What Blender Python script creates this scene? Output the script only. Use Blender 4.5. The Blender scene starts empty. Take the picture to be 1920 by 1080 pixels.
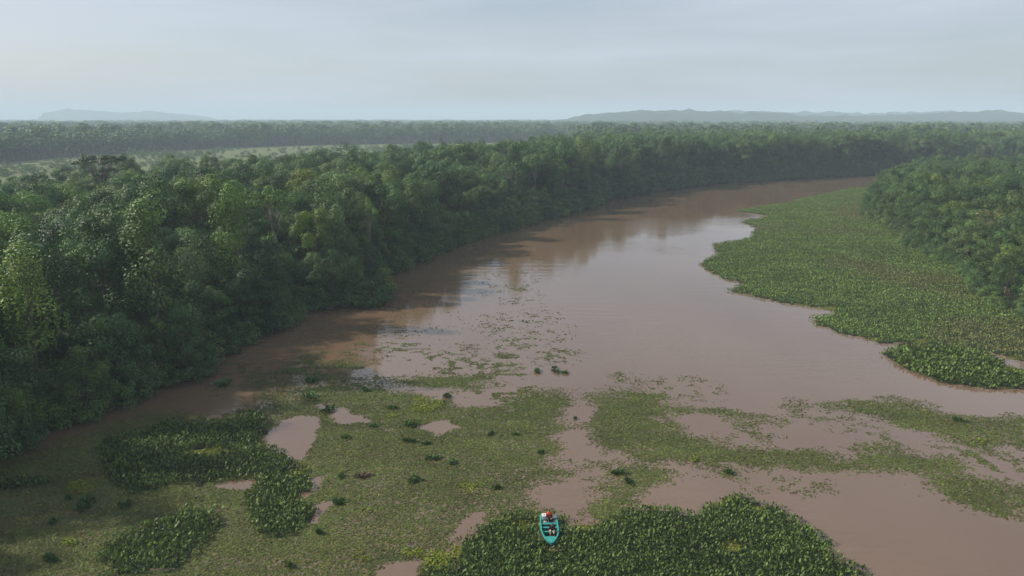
import bpy, bmesh, math, random
import numpy as np
from mathutils import Vector, Matrix

# ------------------------------------------------------------------ camera, sky, sun, exposure
S = bpy.context.scene
COL = S.collection
CAMZ, F = 35.0, 1371.0                      # metres above the water; focal length in px of a 1920 px frame
PITCH = math.atan((540 - 222) / F)          # horizon sits at y = 222
cam = bpy.data.cameras.new('camera'); camo = bpy.data.objects.new('camera', cam); COL.objects.link(camo)
cam.sensor_width = 36; cam.lens = 36 * F / 1920; cam.clip_start = 0.5; cam.clip_end = 60000
camo.location = (0, 0, CAMZ); camo.rotation_euler = (math.pi / 2 - PITCH, 0, 0)
S.camera = camo

SUN_EL, SUN_AZ = math.radians(34), math.radians(-82)     # azimuth from +Y, clockwise: the sun stands to the left
W = bpy.data.worlds.new('World'); S.world = W; W.use_nodes = True
nt = W.node_tree; nt.nodes.clear()
def N(t, kind, **kw):
    n = t.nodes.new(kind)
    for k, v in kw.items(): setattr(n, k, v)
    return n
out = N(nt, 'ShaderNodeOutputWorld'); bg = N(nt, 'ShaderNodeBackground'); bg.inputs['Strength'].default_value = 0.091
sky = N(nt, 'ShaderNodeTexSky', sky_type='NISHITA', sun_disc=False)
sky.sun_elevation = SUN_EL; sky.sun_rotation = SUN_AZ; sky.dust_density = 2.0; sky.air_density = 1.0; sky.altitude = 30
tc = N(nt, 'ShaderNodeTexCoord'); mp = N(nt, 'ShaderNodeMapping'); mp.inputs['Scale'].default_value = (1.1, 1.1, 9.0)
no = N(nt, 'ShaderNodeTexNoise'); no.inputs['Scale'].default_value = 2.3; no.inputs['Detail'].default_value = 6; no.inputs['Roughness'].default_value = 0.5
cr = N(nt, 'ShaderNodeValToRGB'); cr.color_ramp.elements[0].position = 0.34; cr.color_ramp.elements[1].position = 0.70
cr.color_ramp.elements[0].color = (0.34,) * 3 + (1,); cr.color_ramp.elements[1].color = (0.84,) * 3 + (1,)
mx = N(nt, 'ShaderNodeMix', data_type='RGBA'); mx.inputs[7].default_value = (5.5, 5.9, 6.75, 1)
nt.links.new(tc.outputs['Generated'], mp.inputs['Vector']); nt.links.new(mp.outputs[0], no.inputs['Vector'])
nt.links.new(no.outputs[0], cr.inputs[0]); nt.links.new(cr.outputs[0], mx.inputs[0])
nt.links.new(sky.outputs[0], mx.inputs[6]); nt.links.new(mx.outputs[2], bg.inputs['Color']); nt.links.new(bg.outputs[0], out.inputs['Surface'])

sun = bpy.data.lights.new('sun', 'SUN'); sun.energy = 5.0; sun.angle = math.radians(1.2); sun.color = (1, 0.90, 0.74)
suno = bpy.data.objects.new('sun', sun); COL.objects.link(suno)
sd_ = Vector((math.sin(SUN_AZ) * math.cos(SUN_EL), math.cos(SUN_AZ) * math.cos(SUN_EL), math.sin(SUN_EL)))
suno.rotation_euler = sd_.to_track_quat('Z', 'Y').to_euler(); suno.location = (-200, 0, 200)

S.view_settings.view_transform = 'Standard'; S.view_settings.look = 'None'; S.view_settings.exposure = 0.38; S.view_settings.gamma = 1
S.view_settings.use_curve_mapping = False
S.render.engine = 'CYCLES'
cy = S.cycles
cy.use_denoising = True; cy.denoiser = 'OPENIMAGEDENOISE'; cy.use_adaptive_sampling = True; cy.adaptive_threshold = 0.01
cy.max_bounces = 5; cy.diffuse_bounces = 2; cy.glossy_bounces = 2; cy.transmission_bounces = 2; cy.volume_bounces = 1; cy.transparent_max_bounces = 4
cy.caustics_reflective = False; cy.caustics_refractive = False

# ------------------------------------------------------------------ helpers
rng = np.random.default_rng(7); random.seed(7)
FWD = np.array([0, math.cos(PITCH), -math.sin(PITCH)]); UP = np.array([0, math.sin(PITCH), math.cos(PITCH)])
def G(u, v, z=0.0):
    """photo pixel (1920 x 1080) -> where its ray meets the level z"""
    d = np.array([(u - 960) / F, 0, 0]) + UP * ((540 - v) / F) + FWD
    t = (z - CAMZ) / d[2]
    return np.array([d[0] * t, d[1] * t])
def GP(pts, z=0.0): return np.array([G(u, v, z) for u, v in pts])
def project(P):
    P = np.atleast_2d(P) - np.array([0, 0, CAMZ])
    z = P @ FWD
    return np.c_[960 + F * P[:, 0] / z, 540 - F * (P @ UP) / z], z

def hash2(ix, iy, seed):
    h = np.sin(ix * 127.1 + iy * 311.7 + seed * 74.7) * 43758.5453
    return h - np.floor(h)
def vnoise(x, y, seed=0):
    ix, iy = np.floor(x), np.floor(y); fx, fy = x - ix, y - iy
    fx = fx * fx * (3 - 2 * fx); fy = fy * fy * (3 - 2 * fy)
    a, b, c, d = hash2(ix, iy, seed), hash2(ix + 1, iy, seed), hash2(ix, iy + 1, seed), hash2(ix + 1, iy + 1, seed)
    return (a * (1 - fx) + b * fx) * (1 - fy) + (c * (1 - fx) + d * fx) * fy
def fbm(x, y, seed=0, oct=4):
    s, a, t = 0, 0.5, 0
    for k in range(oct):
        s = s + a * vnoise(x, y, seed + k); t += a; a *= 0.5; x = x * 2.03 + 5.1; y = y * 2.03 - 3.7
    return s / t
def sdf(P, poly):
    """signed distance of points to a closed polygon, negative inside"""
    P = np.asarray(P, float); n = len(poly); best = np.full(len(P), 1e18); inside = np.zeros(len(P), bool)
    for i in range(n):
        a, b = poly[i], poly[(i + 1) % n]; e = b - a; w = P - a
        t = np.clip((w @ e) / max(e @ e, 1e-9), 0, 1)
        d = w - t[:, None] * e; best = np.minimum(best, (d * d).sum(1))
        c = ((a[1] <= P[:, 1]) & (b[1] > P[:, 1])) | ((b[1] <= P[:, 1]) & (a[1] > P[:, 1]))
        xi = a[0] + (P[:, 1] - a[1]) / (e[1] if abs(e[1]) > 1e-9 else 1e-9) * e[0]
        inside ^= c & (P[:, 0] < xi)
    return np.sqrt(best) * np.where(inside, -1, 1)

def mesh_np(name, V, faces, mats, attrs=None, midx=None, smooth=False):
    """faces: list of (M,k) index arrays"""
    me = bpy.data.meshes.new(name); V = np.asarray(V, np.float32)
    me.vertices.add(len(V)); me.vertices.foreach_set('co', V.ravel())
    li = np.concatenate([f.ravel() for f in faces]).astype(np.int32)
    tot = np.concatenate([np.full(len(f), f.shape[1]) for f in faces]).astype(np.int32)
    me.loops.add(len(li)); me.loops.foreach_set('vertex_index', li)
    me.polygons.add(len(tot)); me.polygons.foreach_set('loop_start', np.r_[0, np.cumsum(tot)[:-1]].astype(np.int32))
    if midx is not None: me.polygons.foreach_set('material_index', np.asarray(midx, np.int32))
    me.polygons.foreach_set('use_smooth', np.full(len(tot), smooth))
    for m in mats: me.materials.append(m)
    for k, (typ, arr) in (attrs or {}).items():
        a = me.attributes.new(k, typ, 'FACE')
        a.data.foreach_set('color' if typ == 'FLOAT_COLOR' else 'value', np.asarray(arr, np.float32).ravel())
    me.update(calc_edges=True); me.validate(); return me
def link(name, data, parent=None, label=None, cat=None, group=None, kind=None, loc=None):
    o = bpy.data.objects.new(name, data); COL.objects.link(o)
    if parent: o.parent = parent
    if loc is not None: o.location = loc
    tag(o, label, cat, group, kind); return o
def tag(o, label=None, cat=None, group=None, kind=None):
    if label: o['label'] = label
    if cat: o['category'] = cat
    if group: o['group'] = group
    if kind: o['kind'] = kind
def unit(v): return v / np.maximum(np.linalg.norm(v, axis=1, keepdims=True), 1e-9)
def leaf_quads(C, Nn, L, Wd, fold=0.15, T=None):
    n = len(C)
    if T is None: T = rng.normal(size=(n, 3))
    T = unit(T - Nn * (T * Nn).sum(1, keepdims=True)); B = np.cross(Nn, T)
    L = np.broadcast_to(L, n)[:, None]; Wd = np.broadcast_to(Wd, n)[:, None]
    V = np.stack([C - T * L / 2, C + B * Wd / 2 - Nn * Wd * fold, C + T * L / 2 - Nn * L * fold * .6, C - B * Wd / 2 - Nn * Wd * fold], 1).reshape(-1, 3)
    return V, np.arange(4 * n).reshape(n, 4)
def tubes(segs, k=6):
    V, Fc, o = [], [], 0
    for p0, p1, r0, r1 in segs:
        p0, p1 = np.array(p0, float), np.array(p1, float); d = p1 - p0; d /= np.linalg.norm(d) + 1e-9
        a = np.cross(d, [0, 0, 1] if abs(d[2]) < .9 else [1, 0, 0]); a /= np.linalg.norm(a); b = np.cross(d, a)
        th = np.arange(k) * 2 * math.pi / k; ring = np.outer(np.cos(th), a) + np.outer(np.sin(th), b)
        V += [p0 + ring * r0, p1 + ring * r1]; i = np.arange(k); j = (i + 1) % k
        Fc.append(np.c_[o + i, o + j, o + k + j, o + k + i]); o += 2 * k
    return np.concatenate(V), np.concatenate(Fc)

# ------------------------------------------------------------------ materials
def mat(name):
    m = bpy.data.materials.new(name); m.use_nodes = True; m.node_tree.nodes.clear()
    return m, m.node_tree
def plain(name, col, rough=0.6, spec=0.3, noise=0.0, nscale=8, col2=None, bump=0.0):
    m, t = mat(name); o = N(t, 'ShaderNodeOutputMaterial'); b = N(t, 'ShaderNodeBsdfPrincipled')
    b.inputs['Roughness'].default_value = rough; b.inputs['Specular IOR Level'].default_value = spec
    b.inputs['Base Color'].default_value = (*col, 1); t.links.new(b.outputs[0], o.inputs['Surface'])
    if noise or col2:
        c = N(t, 'ShaderNodeTexCoord'); n = N(t, 'ShaderNodeTexNoise'); n.inputs['Scale'].default_value = nscale; n.inputs['Detail'].default_value = 6
        r = N(t, 'ShaderNodeValToRGB'); r.color_ramp.elements[0].position = .35; r.color_ramp.elements[1].position = .68
        c2 = col2 or tuple(x * (1 - noise) for x in col)
        r.color_ramp.elements[0].color = (*col, 1); r.color_ramp.elements[1].color = (*c2, 1)
        t.links.new(c.outputs['Object'], n.inputs['Vector']); t.links.new(n.outputs[0], r.inputs[0]); t.links.new(r.outputs[0], b.inputs['Base Color'])
        if bump:
            bp = N(t, 'ShaderNodeBump'); bp.inputs['Strength'].default_value = bump; t.links.new(n.outputs[0], bp.inputs['Height']); t.links.new(bp.outputs[0], b.inputs['Normal'])
    return m
def foliage(name, stops, transl=0.18, rough=0.55, spec=0.25):
    """leaf colour: a ramp over the tree's own random number, times the object's tint, lightened or darkened leaf by leaf (attribute v)"""
    m, t = mat(name); o = N(t, 'ShaderNodeOutputMaterial'); oi = N(t, 'ShaderNodeObjectInfo')
    r = N(t, 'ShaderNodeValToRGB'); el = r.color_ramp.elements
    while len(el) < len(stops): el.new(0.5)
    for e, (p, c) in zip(el, stops): e.position = p; e.color = (*c, 1)
    t.links.new(oi.outputs['Random'], r.inputs[0])
    at = N(t, 'ShaderNodeAttribute', attribute_name='v')
    m1 = N(t, 'ShaderNodeMix', data_type='RGBA', blend_type='MULTIPLY'); m1.inputs[0].default_value = 1
    t.links.new(r.outputs[0], m1.inputs[6]); t.links.new(oi.outputs['Color'], m1.inputs[7])
    m2 = N(t, 'ShaderNodeVectorMath', operation='SCALE'); t.links.new(m1.outputs[2], m2.inputs[0]); t.links.new(at.outputs['Fac'], m2.inputs['Scale'])
    b = N(t, 'ShaderNodeBsdfPrincipled'); b.inputs['Roughness'].default_value = rough; b.inputs['Specular IOR Level'].default_value = spec
    t.links.new(m2.outputs[0], b.inputs['Base Color'])
    tr = N(t, 'ShaderNodeBsdfTranslucent'); hs = N(t, 'ShaderNodeHueSaturation'); hs.inputs['Value'].default_value = 1.3; hs.inputs['Saturation'].default_value = 1.15
    t.links.new(m2.outputs[0], hs.inputs['Color']); t.links.new(hs.outputs[0], tr.inputs['Color'])
    ms = N(t, 'ShaderNodeMixShader'); ms.inputs[0].default_value = transl
    t.links.new(b.outputs[0], ms.inputs[1]); t.links.new(tr.outputs[0], ms.inputs[2]); t.links.new(ms.outputs[0], o.inputs['Surface'])
    return m
def colleaf(name, transl=0.2, rough=0.4, spec=0.4):
    """leaves whose own colour is stored per leaf (attribute col)"""
    m, t = mat(name); o = N(t, 'ShaderNodeOutputMaterial'); at = N(t, 'ShaderNodeAttribute', attribute_name='col')
    b = N(t, 'ShaderNodeBsdfPrincipled'); b.inputs['Roughness'].default_value = rough; b.inputs['Specular IOR Level'].default_value = spec
    tr = N(t, 'ShaderNodeBsdfTranslucent'); ms = N(t, 'ShaderNodeMixShader'); ms.inputs[0].default_value = transl
    t.links.new(at.outputs['Color'], b.inputs['Base Color']); t.links.new(at.outputs['Color'], tr.inputs['Color'])
    t.links.new(b.outputs[0], ms.inputs[1]); t.links.new(tr.outputs[0], ms.inputs[2]); t.links.new(ms.outputs[0], o.inputs['Surface'])
    return m

M_LEAF = foliage('rainforest_leaves', [(0.0, (.056, .116, .038)), (.5, (.074, .136, .042)), (1.0, (.098, .156, .046))])
M_LUSH = foliage('lush_bank_leaves', [(0.0, (.052, .106, .027)), (.5, (.066, .120, .030)), (1.0, (.084, .138, .034))])
M_BARK = plain('bark', (.16, .135, .11), .85, .1, .5, 2.5)
M_PALE = plain('pale_bark', (.22, .20, .165), .8, .1, .4, 1.5)
M_HYA = colleaf('water_hyacinth_leaf', .25, .5, .2)
M_PAD = colleaf('floating_leaf', .05, .6, .12)
M_SOIL = plain('forest_floor', (.035, .032, .018), .95, .05, 0, .15, (.030, .048, .018))
M_MEADOW = plain('meadow_grass', (.135, .145, .075), .95, .05, 0, .035, (.085, .125, .050), .3)

def water_material():
    m, t = mat('muddy_river_water'); o = N(t, 'ShaderNodeOutputMaterial'); b = N(t, 'ShaderNodeBsdfPrincipled')
    b.inputs['IOR'].default_value = 1.6; b.inputs['Roughness'].default_value = .06; b.inputs['Specular IOR Level'].default_value = .5
    geo = N(t, 'ShaderNodeNewGeometry')
    n1 = N(t, 'ShaderNodeTexNoise'); n1.inputs['Scale'].default_value = .05; n1.inputs['Detail'].default_value = 5
    r = N(t, 'ShaderNodeValToRGB'); r.color_ramp.elements[0].position = .3; r.color_ramp.elements[1].position = .7
    r.color_ramp.elements[0].color = (.124, .080, .050, 1); r.color_ramp.elements[1].color = (.154, .102, .066, 1)
    mp1 = N(t, 'ShaderNodeMapping'); mp1.inputs['Scale'].default_value = (1, .35, 1); mp1.inputs['Rotation'].default_value = (0, 0, -.35); t.links.new(geo.outputs['Position'], mp1.inputs['Vector']); t.links.new(mp1.outputs[0], n1.inputs['Vector']); t.links.new(n1.outputs[0], r.inputs[0]); t.links.new(r.outputs[0], b.inputs['Base Color'])
    mpn = N(t, 'ShaderNodeMapping'); mpn.inputs['Scale'].default_value = (.55, 1.0, 1); t.links.new(geo.outputs['Position'], mpn.inputs['Vector'])
    n2 = N(t, 'ShaderNodeTexNoise'); n2.inputs['Scale'].default_value = 1.6; n2.inputs['Detail'].default_value = 3; t.links.new(mpn.outputs[0], n2.inputs['Vector'])
    n3 = N(t, 'ShaderNodeTexNoise'); n3.inputs['Scale'].default_value = .022; n3.inputs['Detail'].default_value = 3; t.links.new(geo.outputs['Position'], n3.inputs['Vector'])
    mr = N(t, 'ShaderNodeMapRange'); mr.inputs['From Min'].default_value = .42; mr.inputs['From Max'].default_value = .62; mr.inputs['To Min'].default_value = .012; mr.inputs['To Max'].default_value = .13
    t.links.new(n3.outputs[0], mr.inputs['Value'])
    bp = N(t, 'ShaderNodeBump'); bp.inputs['Distance'].default_value = .25; t.links.new(mr.outputs[0], bp.inputs['Strength']); mpw = N(t, 'ShaderNodeMapping'); mpw.inputs['Scale'].default_value = (.10, .42, 1); mpw.inputs['Rotation'].default_value = (0, 0, .18); t.links.new(geo.outputs['Position'], mpw.inputs['Vector'])
    n4 = N(t, 'ShaderNodeTexNoise'); n4.inputs['Scale'].default_value = 1.0; n4.inputs['Detail'].default_value = 2; t.links.new(mpw.outputs[0], n4.inputs['Vector'])
    ad = N(t, 'ShaderNodeMath', operation='MULTIPLY_ADD'); ad.inputs[1].default_value = 2.2; t.links.new(n4.outputs[0], ad.inputs[0]); t.links.new(n2.outputs[0], ad.inputs[2]); t.links.new(ad.outputs[0], bp.inputs['Height'])
    t.links.new(bp.outputs[0], b.inputs['Normal']); t.links.new(b.outputs[0], o.inputs['Surface'])
    return m
M_WATER = water_material()

# ------------------------------------------------------------------ the lie of the land
BANK_L = GP([(0, 862), (70, 815), (150, 795), (235, 752), (300, 725), (372, 712), (375, 690), (445, 645), (540, 612), (565, 580), (690, 574), (712, 550),
             (705, 520), (780, 490), (860, 458), (930, 436), (1000, 416), (1100, 391), (1140, 373), (1250, 356), (1340, 344), (1450, 338), (1560, 331), (1680, 326.5)])
left_land = np.vstack([[[-14000, -300], [-80, -300], [-72, -60], [-66, 10], [-60, 45]], BANK_L, [[330, 486], [500, 500], [1600, 620], [14000, 900], [14000, 14000], [-14000, 14000]]])
BANK_R = GP([(1920, 597), (1830, 562), (1795, 505), (1705, 465), (1690, 442), (1625, 412), (1617, 386), (1640, 362), (1655, 347)])
right_land = np.vstack([[[150, -60], [130, 30], [108, 80]], BANK_R, [[232, 425], [320, 432], [500, 440], [1600, 560], [14000, 800], [14000, -60]]])
def land(name, poly, z=0.45):
    bm = bmesh.new(); top = [bm.verts.new((x, y, z)) for x, y in poly]; f = bm.faces.new(top)
    if f.normal.z < 0: f.normal_flip()
    bot = [bm.verts.new((x, y, -.4)) for x, y in poly]; n = len(poly)
    for i in range(n): bm.faces.new((top[i], top[(i + 1) % n], bot[(i + 1) % n], bot[i]))
    bm.normal_update(); bmesh.ops.triangulate(bm, faces=bm.faces[:]); me = bpy.data.meshes.new(name); bm.to_mesh(me); bm.free(); me.materials.append(M_SOIL)
    return link(name, me, kind='structure', label='dark forest floor under the trees along the river')
land('forest_ground', left_land)
land('river_bank_ground', right_land)['label'] = 'low wooded point of land inside the river bend'
wm = mesh_np('river', [(-14000, -400, 0), (14000, -400, 0), (14000, 14000, 0), (-14000, 14000, 0)], [np.array([[0, 1, 2, 3]])], [M_WATER])
link('river', wm, kind='structure', label='wide muddy brown river bending out of sight')

MEADOW = np.vstack([[[-900, 280], [-420, 262], [-230, 262], [-130, 300], [-60, 400], [10, 540], [75, 690]], GP([(1060, 265.5), (900, 268), (760, 270), (560, 273), (400, 279), (250, 287), (100, 297), (0, 307), (-300, 318)], .5)])
bm = bmesh.new(); f = bm.faces.new([bm.verts.new((x, y, .52)) for x, y in MEADOW])
bm.normal_update()
if f.normal.z < 0: f.normal_flip()
bmesh.ops.triangulate(bm, faces=bm.faces[:]); me = bpy.data.meshes.new('meadow'); bm.to_mesh(me); bm.free(); me.materials.append(M_MEADOW)
link('meadow', me, kind='structure', label='pale green grassy clearing between the forest blocks')

def hills(name, dist, prof, depth, label, seed):
    """a ridge line: prof = (pixel x, pixel y of the crest); rows run from the plain up to the crest and down behind"""
    us = np.linspace(prof[0][0], prof[-1][0], 260); vs = np.interp(us, [p[0] for p in prof], [p[1] for p in prof])
    rows = 22; V = []
    for j in range(rows):
        t = j / (rows - 1); s = math.sin(math.pi * min(1, max(0, t))) ** 1.1
        y = dist + (t - .5) * depth; xs = (us - 960) / F * y
        crest = (222 - vs) / F * dist + CAMZ
        z = crest * s * (1 + .55 * (fbm(xs / 260, np.full_like(xs, y / 300), seed) - .5) * (0 if abs(t - .5) < .03 else 1)) + 34 * (fbm(xs / 70, np.full_like(xs, y / 40), seed + 9) - .5) * s
        V.append(np.c_[xs, np.full_like(xs, y), z])
    V = np.concatenate(V); n = len(us); i, j = np.meshgrid(np.arange(n - 1), np.arange(rows - 1)); a = (j * n + i).ravel()
    me = mesh_np(name, V, [np.c_[a, a + 1, a + n + 1, a + n]], [M_HILL], smooth=True); link(name, me, kind='structure', label=label)
M_HILL = plain('hill_forest', (.024, .046, .028), .95, .05, 0, .02, (.042, .068, .038), .6)
hills('far_hills', 6300, [(88, 226.5), (95, 222), (105, 213), (130, 209), (145, 206), (170, 208), (230, 211), (300, 211), (340, 214), (400, 220), (425, 226.5)], 1500, 'long pale hazy ridge far beyond the forest', 3)
hills('near_hills', 3300, [(1010, 229), (1060, 226), (1090, 219), (1150, 214), (1210, 210), (1290, 208), (1340, 209), (1380, 212), (1395, 208), (1420, 213), (1500, 217), (1560, 218), (1640, 217), (1690, 215), (1760, 213), (1800, 212), (1850, 209), (1890, 213), (1960, 215), (2060, 210), (2200, 216), (2300, 226)], 1100, 'low blue forested hills beyond the plain', 5)

hills('ridge_hills', 4600, [(1180, 226), (1300, 213), (1340, 209), (1420, 211), (1560, 214), (1700, 212), (1760, 209), (1780, 210), (1850, 213), (2000, 212), (2200, 220)], 1200, 'paler second ridge showing behind the blue hills', 8)

# ------------------------------------------------------------------ trees: shapes
def lumps_leaves(lumps, n, size, flat=1.0):
    C, Nn, V = [], [], []
    for c, r, k in lumps:
        m = int(n * r * r / 3.2 * k); d = unit(rng.normal(size=(m, 3))); d = d[d[:, 2] > -.55]
        rr = r * (.80 + .28 * rng.random((len(d), 1))) * (1 + .16 * np.sin(d[:, :1] * 5 + c[0]) * np.cos(d[:, 1:2] * 6 + c[1]))
        C.append(np.array(c) + d * rr * [1, 1, flat]); Nn.append(unit(d + [0, 0, .25] + .30 * rng.normal(size=d.shape)))
        V.append(np.clip(rng.normal(1, .14, len(d)) * rng.uniform(.6, 1.4), .35, 1.9))
    C, Nn, V = map(np.concatenate, (C, Nn, V)); L = size * rng.uniform(.6, 1.5, len(C))
    v, f = leaf_quads(C, Nn, L, L * rng.uniform(.5, .85, len(C)))
    return v, f, V
def lump(x, y, z, r, k=1.0): return (np.array([x, y, z], float), r, k)
def shape(kind, seed):
    """-> nominal height, lumps, trunk segments, flatness"""
    R = np.random.default_rng(seed); lm, seg, flat = [], [], .85
    def ring(n, rad, z, r0, r1, zj=.8):
        for k in range(n):
            a = R.uniform(0, 2 * math.pi); q = rad * math.sqrt(R.uniform(.15, 1))
            lm.append(lump(q * math.cos(a), q * math.sin(a), z + R.normal(0, zj), R.uniform(r0, r1)))
    if kind == 'broad':
        H = 18
        ring(6, 1.7, 16.2, 1.0, 1.5, .4); ring(8, 3.0, 14.6, 1.1, 1.7, .5); ring(8, 3.5, 12.8, 1.1, 1.7, .5); ring(5, 2.8, 10.8, 1.0, 1.5)
    elif kind == 'tall':
        H = 21
        ring(5, 1.5, 19.2, 1.0, 1.5, .5); ring(7, 2.6, 17.4, 1.1, 1.7, .6); ring(7, 2.9, 15.2, 1.1, 1.7); ring(5, 2.5, 12.6, 1.0, 1.5); ring(3, 1.8, 9.5, .9, 1.3)
    elif kind == 'spreading':
        H = 17; flat = .6
        for z, n, rad in ((15.9, 6, 2.6), (14.6, 10, 4.4), (12.8, 7, 4.6), (10.8, 3, 3.2)): ring(n, rad, z, 1.2, 1.9, .4)
    elif kind == 'draped':
        H = 17; flat = 1.3
        for z, n, rad in ((15.6, 4, 1.3), (13, 6, 2.0), (10.3, 6, 2.2), (7.3, 6, 2.4), (4, 6, 2.6)): ring(n, rad, z, 1.0, 1.6, .6)
    elif kind == 'open':
        H = 24; flat = .7
        for k in range(11):
            a = R.uniform(0, 6.28); q = R.uniform(1.2, 4.4); lm.append(lump(q * math.cos(a), q * math.sin(a), R.uniform(18.5, 22.6), R.uniform(.9, 1.7), .75))
        ring(3, 1.6, 22.6, 1.0, 1.5)
    elif kind == 'umbrella':
        H = 25; flat = .45
        for k in range(26):
            a = R.uniform(0, 6.28); q = 9.5 * math.sqrt(R.uniform(.02, 1)); lm.append(lump(q * math.cos(a), q * math.sin(a) * .8, 24 - q * .16 + R.normal(0, .35), R.uniform(1.3, 2.0)))
        for k in range(6): lm.append(lump(R.normal(-1.5, 2.0), R.normal(0, 1.5), R.uniform(17.5, 20.5), R.uniform(1.0, 1.7)))
    elif kind == 'puffy':
        H = 12; flat = .8
        for z, n, rad in ((10.3, 8, 2.8), (8.6, 11, 4.2), (6.3, 11, 5.0), (3.8, 10, 5.2), (1.8, 8, 4.8)): ring(n, rad, z, .9, 1.7, .6)
    elif kind == 'bush':
        H = 5; flat = .85
        for z, n, rad in ((4, 5, 1.2), (2.8, 8, 2.0), (1.5, 9, 2.5), (.6, 7, 2.6)): ring(n, rad, z, .55, 1.05, .25)
    elif kind == 'bare':
        H = 18; flat = .8
        for k in range(16):
            a = R.uniform(0, 6.28); q = R.uniform(.5, 4.0); lm.append(lump(q * math.cos(a), q * math.sin(a), R.uniform(10, 16.8), R.uniform(.8, 1.5), .35))
    if kind == 'bush':
        for k in range(6):
            c = lm[R.integers(len(lm))][0]; seg.append(((0, 0, -.3), c, .06, .02))
    else:
        rb = .30 * H / 18; lean = R.normal(0, .5, 2); th = .72 * H if kind not in ('puffy',) else .6 * H
        top = np.array([lean[0], lean[1], th]); m = np.array([lean[0] * .3, lean[1] * .6, th * .5])
        seg += [((0, 0, -.5), (0, 0, .9), rb * 1.7, rb), ((0, 0, .9), m, rb, rb * .8), (m, top, rb * .8, rb * .5)]
        for c, r, k in lm:
            if R.random() < (.7 if kind in ('open', 'bare', 'umbrella') else .4):
                b = m + (top - m) * R.uniform(.25, 1); e = c - np.array([0, 0, r * .3])
                if e[2] < b[2] - 1: b = m * .9
                mid = (b + e) / 2 - [0, 0, .4]
                seg += [(b, mid, rb * .38, rb * .26), (mid, e, rb * .26, rb * .1)]
    return H, lm, seg, flat
PROTO = {}
def make_proto(key, kind, seed, n, size, leafmat, bark):
    H, lm, seg, flat = shape(kind, seed)
    v, f, va = lumps_leaves(lm, n, size, flat); tv, tf = tubes(seg)
    crown = mesh_np('crown_' + key, v, [f], [leafmat], {'v': ('FLOAT', va)})
    trunk = mesh_np('trunk_' + key, tv, [tf], [bark], smooth=True)
    both = mesh_np('tree_' + key, np.vstack([v, tv]), [f, tf + len(v)], [leafmat, bark], {'v': ('FLOAT', np.r_[va, np.ones(len(tf))])}, np.r_[np.zeros(len(f)), np.ones(len(tf))])
    PROTO[key] = dict(H=H, crown=crown, trunk=trunk, both=both, kind=kind)
for k, (kind, cnt) in enumerate((('broad', 3), ('tall', 3), ('spreading', 2), ('draped', 2), ('open', 2))):
    for j in range(cnt): make_proto(f'{kind}_{j}', kind, 11 * k + j + 1, 560, .25, M_LEAF, M_PALE if kind == 'open' else M_BARK)
make_proto('umbrella_0', 'umbrella', 91, 260, .42, M_LEAF, M_BARK)
make_proto('bare_0', 'bare', 95, 230, .40, M_LEAF, M_PALE)
for j in range(3): make_proto(f'puffy_{j}', 'puffy', 60 + j, 560, .25, M_LUSH, M_BARK)
for j in range(2): make_proto(f'thicket_{j}', 'puffy', 80 + j, 500, .25, M_LEAF, M_BARK)
for j in range(2): make_proto(f'bush_{j}', 'bush', 70 + j, 520, .22, M_LEAF, M_BARK)
for j, kind in enumerate(('broad', 'tall', 'spreading', 'draped', 'broad', 'open')): make_proto(f'far_{j}', kind, 40 + j, 34, 1.1, M_LEAF, M_BARK)

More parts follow.
